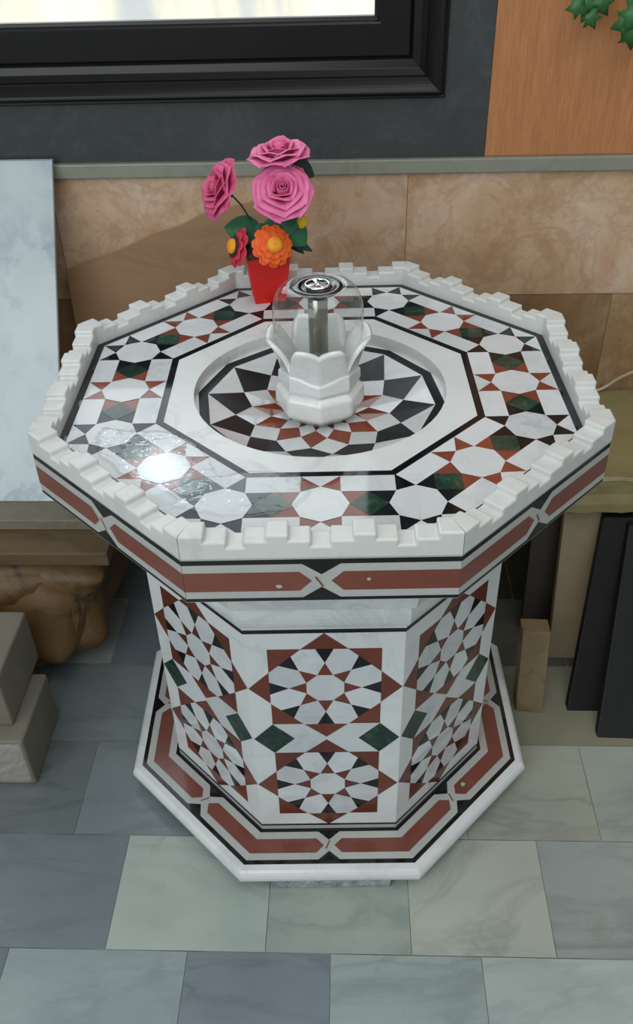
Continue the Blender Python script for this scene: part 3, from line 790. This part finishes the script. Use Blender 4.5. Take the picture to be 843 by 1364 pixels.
# two stone blocks
BLKM = plain('grey_block_stone', lin(116, 111, 97), .75, var=.10, scale=14, bump=.15)
m = MB(); m.box(-.95, -.649, -.192, .004, 0, .150, 0)
o = m.build('stone_block', [BLKM], bevel=.006, seg=3)
tag(o, 'lower grey-beige stone block on the floor at left, with a chipped front face', 'stone block')
fc = MB(); random.seed(11)
rws = []
for i in range(13):
    rws.append([(-.945+.290*j/30, -.1925-.004*abs(noise.noise(Vector((j*.35, i*.35, 2))))-.003*abs(noise.noise(Vector((j*.9, i*.9, 5)))) if 0 < i < 12 and 0 < j < 30 else -.1915, .005+.140*i/12) for j in range(31)])
fc.grid(rws, 0, False)
c_ = fc.build('chipped_face', marble('chipped_stone', lin(150, 148, 142), lin(176, 150, 132), .5, 7, .6, 0, bump=.5), o); c_['label'] = 'rough broken front face'  # paler than the block: light on the front put into its colour
m = MB(); m.box(-.96, -.680, -.150, .055, .1505, .300, 0)
tag(m.build('stone_block', [BLKM], bevel=.006, seg=3), 'upper smooth grey-beige stone block stacked on the lower block', 'stone block')

# thin brown sheet with sloping top edge, leaning behind the table
m = MB()
OFF = marble('brown_sheet', lin(150, 118, 88), lin(120, 92, 66), .35, 5, .4, 0, stretch=(1, 1, 2))
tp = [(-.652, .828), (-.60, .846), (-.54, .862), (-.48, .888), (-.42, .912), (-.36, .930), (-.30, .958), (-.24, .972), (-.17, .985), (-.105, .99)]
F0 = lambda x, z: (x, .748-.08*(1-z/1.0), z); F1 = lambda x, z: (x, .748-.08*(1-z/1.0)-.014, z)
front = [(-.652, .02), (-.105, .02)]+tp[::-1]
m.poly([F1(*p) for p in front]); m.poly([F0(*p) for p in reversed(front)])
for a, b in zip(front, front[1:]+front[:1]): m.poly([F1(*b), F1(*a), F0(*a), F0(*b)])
tag(m.build('leaning_piece', OFF, weld=True), 'thin brown sheet with sloping top edge leaning on the wall behind the flowers', 'slab')

# ------------------------------------------------------------------ right side: onyx shelf and standing slabs
ONY = marble('yellow_onyx', lin(146, 136, 96), lin(108, 92, 58), .28, 4, .7, 0, stretch=(1, 1.5, 3), bump=.2)
m = MB(); nx = 40
def edge_y(x, z): return .332-.010*noise.noise(Vector((x*14, z*20, 1)))-(.006 if z < .41 else 0)
rows = []
zz = [.366, .372, .395, .42, .445, .458, .465]
for z in zz:
    rows.append([(.56+.64*j/nx, edge_y(.56+.64*j/nx, z)+(.006 if z in (.366, .465) else 0)-.0, z+(.006*noise.noise(Vector((j*.7, 3, 1))) if z < .37 else 0)) for j in range(nx+1)])
rows.append([(x, .745, .465) for x, y, z in rows[-1]]); rows.insert(0, [(x, .745, .368) for x, y, z in rows[0]])
m.grid(rows, 0, False)
m.poly([r[0] for r in rows]); m.poly([r[-1] for r in reversed(rows)])
m.poly([rows[0][0], rows[0][-1], rows[-1][-1], rows[-1][0]])
tag(m.build('onyx_shelf', ONY, weld=True), 'thick yellow-green onyx slab with rough front edge used as a shelf at right', 'slab')
DG = marble('black_granite', lin(25, 26, 26), lin(38, 40, 40), .5, 10, .3, 0, spec=.25)
DG2 = marble('charcoal_granite', lin(22, 21, 19), lin(34, 32, 29), .5, 10, .3, 0, spec=.2)
slab('granite_panel', DG, [(.625, -.048, 0), (1.1, -.062, 0), (1.1, .30, .350), (.7186, .30, .350)], (0, .024, .0),
     'black granite slab leaning under the onyx shelf, nearest the camera', 'slab')
slab('granite_panel', DG2, [(.571, .030, 0), (.70, .030, 0), (.78, .325, .355), (.6635, .325, .355)], (0, .024, .0),
     'narrow charcoal slab leaning just behind the black granite slab', 'slab')
CRM = marble('cream_marble', lin(140, 126, 100), lin(104, 90, 68), .35, 4, .5, 0)
slab('cream_stone_panel', CRM, [(.556, .20, 0), (.66, .20, 0), (.68, .355, .364), (.5765, .355, .364)], (0, .024, .0),
     'cream stone slab standing between the brown strip and the dark granite', 'slab')
slab('brown_stone_panel', marble('dark_brown_stone', lin(50, 43, 35), lin(40, 34, 28), .4, 5, .4, 0), [(.500, .29, 0), (.60, .29, 0), (.60, .40, .38), (.5135, .40, .38)], (0, .024, 0),
     'dark brown stone strip standing behind the cream slab, left edge in shadow', 'slab')
slab('leaning_piece', marble('veined_beige', lin(122, 106, 78), lin(96, 70, 42), .4, 9, .8, 0), [(.4496, .030, 0), (.511, .022, 0), (.519, .096, .196), (.4515, .085, .210)], (0, .045, 0),
     'small upright beige veined stone offcut on the floor right of the table', 'offcut')
m = MB(); pts = []
for j in range(18):
    v = j/17; pts.append((.700+.125*v+.006*math.sin(v*7), .725+.012*math.sin(v*4), .469+.085*v**1.6))
m.tube(pts, .0045, 10); m.tube([pts[-1], (.832, .735, .57), (.84, .742, .60)], .008, 10)
tag(m.build('power_cable', plain('white_cable', lin(190, 178, 148), .45)), 'off-white cable rising from the onyx shelf along the wall', 'cable')

# ivy hanging in front of the wood panel
ivy = empty('ivy_garland', (.56, .70, 1.46)); tag(ivy, 'green artificial ivy sprigs hanging over the wood panel at top right', 'ivy')
IVG = foam('ivy_green', lin(24, 84, 34), lin(52, 112, 58), .45)
def ivyleaf(loc, size, rz, tilt, shade=0):
    pts = [(0, 0), (.28, -.16), (.62, .02), (.40, .26), (.66, .62), (.28, .60), (0, 1.05), (-.28, .60), (-.66, .62), (-.40, .26), (-.62, .02), (-.28, -.16)]
    m = MB(); c = (0, .30, .06)
    for a, b in zip(pts, pts[1:]+pts[:1]):
        m.poly([(c[0]*size, c[1]*size, c[2]*size), (a[0]*size, a[1]*size, 0), (b[0]*size, b[1]*size, 0)], 0, True)
    o = m.build('leaf', IVG, ivy, weld=True)
    o.matrix_local = Matrix.Translation(Vector(loc)-Vector((.56, .70, 1.46))) @ Matrix.Rotation(tilt, 4, 'X') @ Matrix.Rotation(rz, 4, 'Z')
    md = o.modifiers.new('s', 'SOLIDIFY'); md.thickness = .0008
for loc, s_, rz, ti in [((.545, .69, 1.395), .042, PI-.35, PI/2+.3), ((.526, .685, 1.392), .036, PI/2+.25, PI/2-.2), ((.556, .69, 1.40), .038, -PI/2-.9, PI/2+.1), ((.540, .685, 1.376), .032, PI+.5, PI/2-.1),
                        ((.632, .69, 1.362), .046, PI/2+.35, PI/2), ((.634, .685, 1.348), .044, PI+.1, PI/2+.2), ((.640, .69, 1.385), .05, PI-.5, PI/2-.3), ((.650, .69, 1.36), .045, -PI/2, PI/2),
                        ((.53, .70, 1.45), .04, PI-.2, PI/2), ((.60, .70, 1.47), .04, PI+.3, PI/2), ((.565, .70, 1.44), .036, PI-.6, PI/2)]:
    ivyleaf(loc, s_, rz, ti)
m = MB(); o3 = Vector((.56, .70, 1.46))
m.tube([Vector(p)-o3 for p in ((.50, .751, 1.56), (.53, .71, 1.50), (.545, .70, 1.44), (.545, .695, 1.39))], .0016, 6)
m.tube([Vector(p)-o3 for p in ((.50, .751, 1.56), (.60, .71, 1.50), (.636, .70, 1.44), (.638, .695, 1.36))], .0016, 6)
m.build('stem', STEM, ivy)

# ------------------------------------------------------------------ light
w = bpy.data.worlds.new('World'); scn.world = w; w.use_nodes = True
bg = w.node_tree.nodes['Background']; bg.inputs[0].default_value = (.88, .95, 1.0, 1); bg.inputs[1].default_value = .38
def area(name, loc, target, sx, sy, e, col):
    L = bpy.data.lights.new(name, 'AREA'); L.shape = 'RECTANGLE'; L.size = sx; L.size_y = sy; L.energy = e; L.color = col
    o = link(bpy.data.objects.new(name, L)); o.location = loc
    o.rotation_euler = (Vector(target)-Vector(loc)).to_track_quat('-Z', 'Y').to_euler()
area('shopfront_daylight', (-1.6, -3.0, 2.6), (0, 0, .6), 3.0, 2.2, 70, (.90, .97, 1.0))
area('ceiling_light', (.5, -.9, 3.4), (0, 0, .8), 2.4, 2.0, 28, (1, .98, .93))

# ------------------------------------------------------------------ camera (fitted)
cam = bpy.data.cameras.new('camera'); co_ = link(bpy.data.objects.new('camera', cam)); scn.camera = co_
p, y, r = math.radians(-37.50863705933049), math.radians(-2.9086535704684224), math.radians(-1.8162577207936592)
fwd = Vector((math.sin(y)*math.cos(p), math.cos(y)*math.cos(p), math.sin(p))); rt = Vector((math.cos(y), -math.sin(y), 0)); up = rt.cross(fwd)
r2 = rt*math.cos(r)+up*math.sin(r); u2 = -rt*math.sin(r)+up*math.cos(r)
M = Matrix((r2, u2, -fwd)).transposed().to_4x4(); M.translation = (.05175, -1.37792, 1.69517); co_.matrix_world = M
cam.sensor_fit = 'VERTICAL'; cam.sensor_height = 24; cam.lens = 24*1185.8274/1364
cam.shift_x = (421.5-417.137)/1364; cam.shift_y = -(682-676.259)/1364
cam.clip_start = .01
scn.view_settings.view_transform = 'Standard'; scn.view_settings.look = 'None'; scn.view_settings.exposure = 0
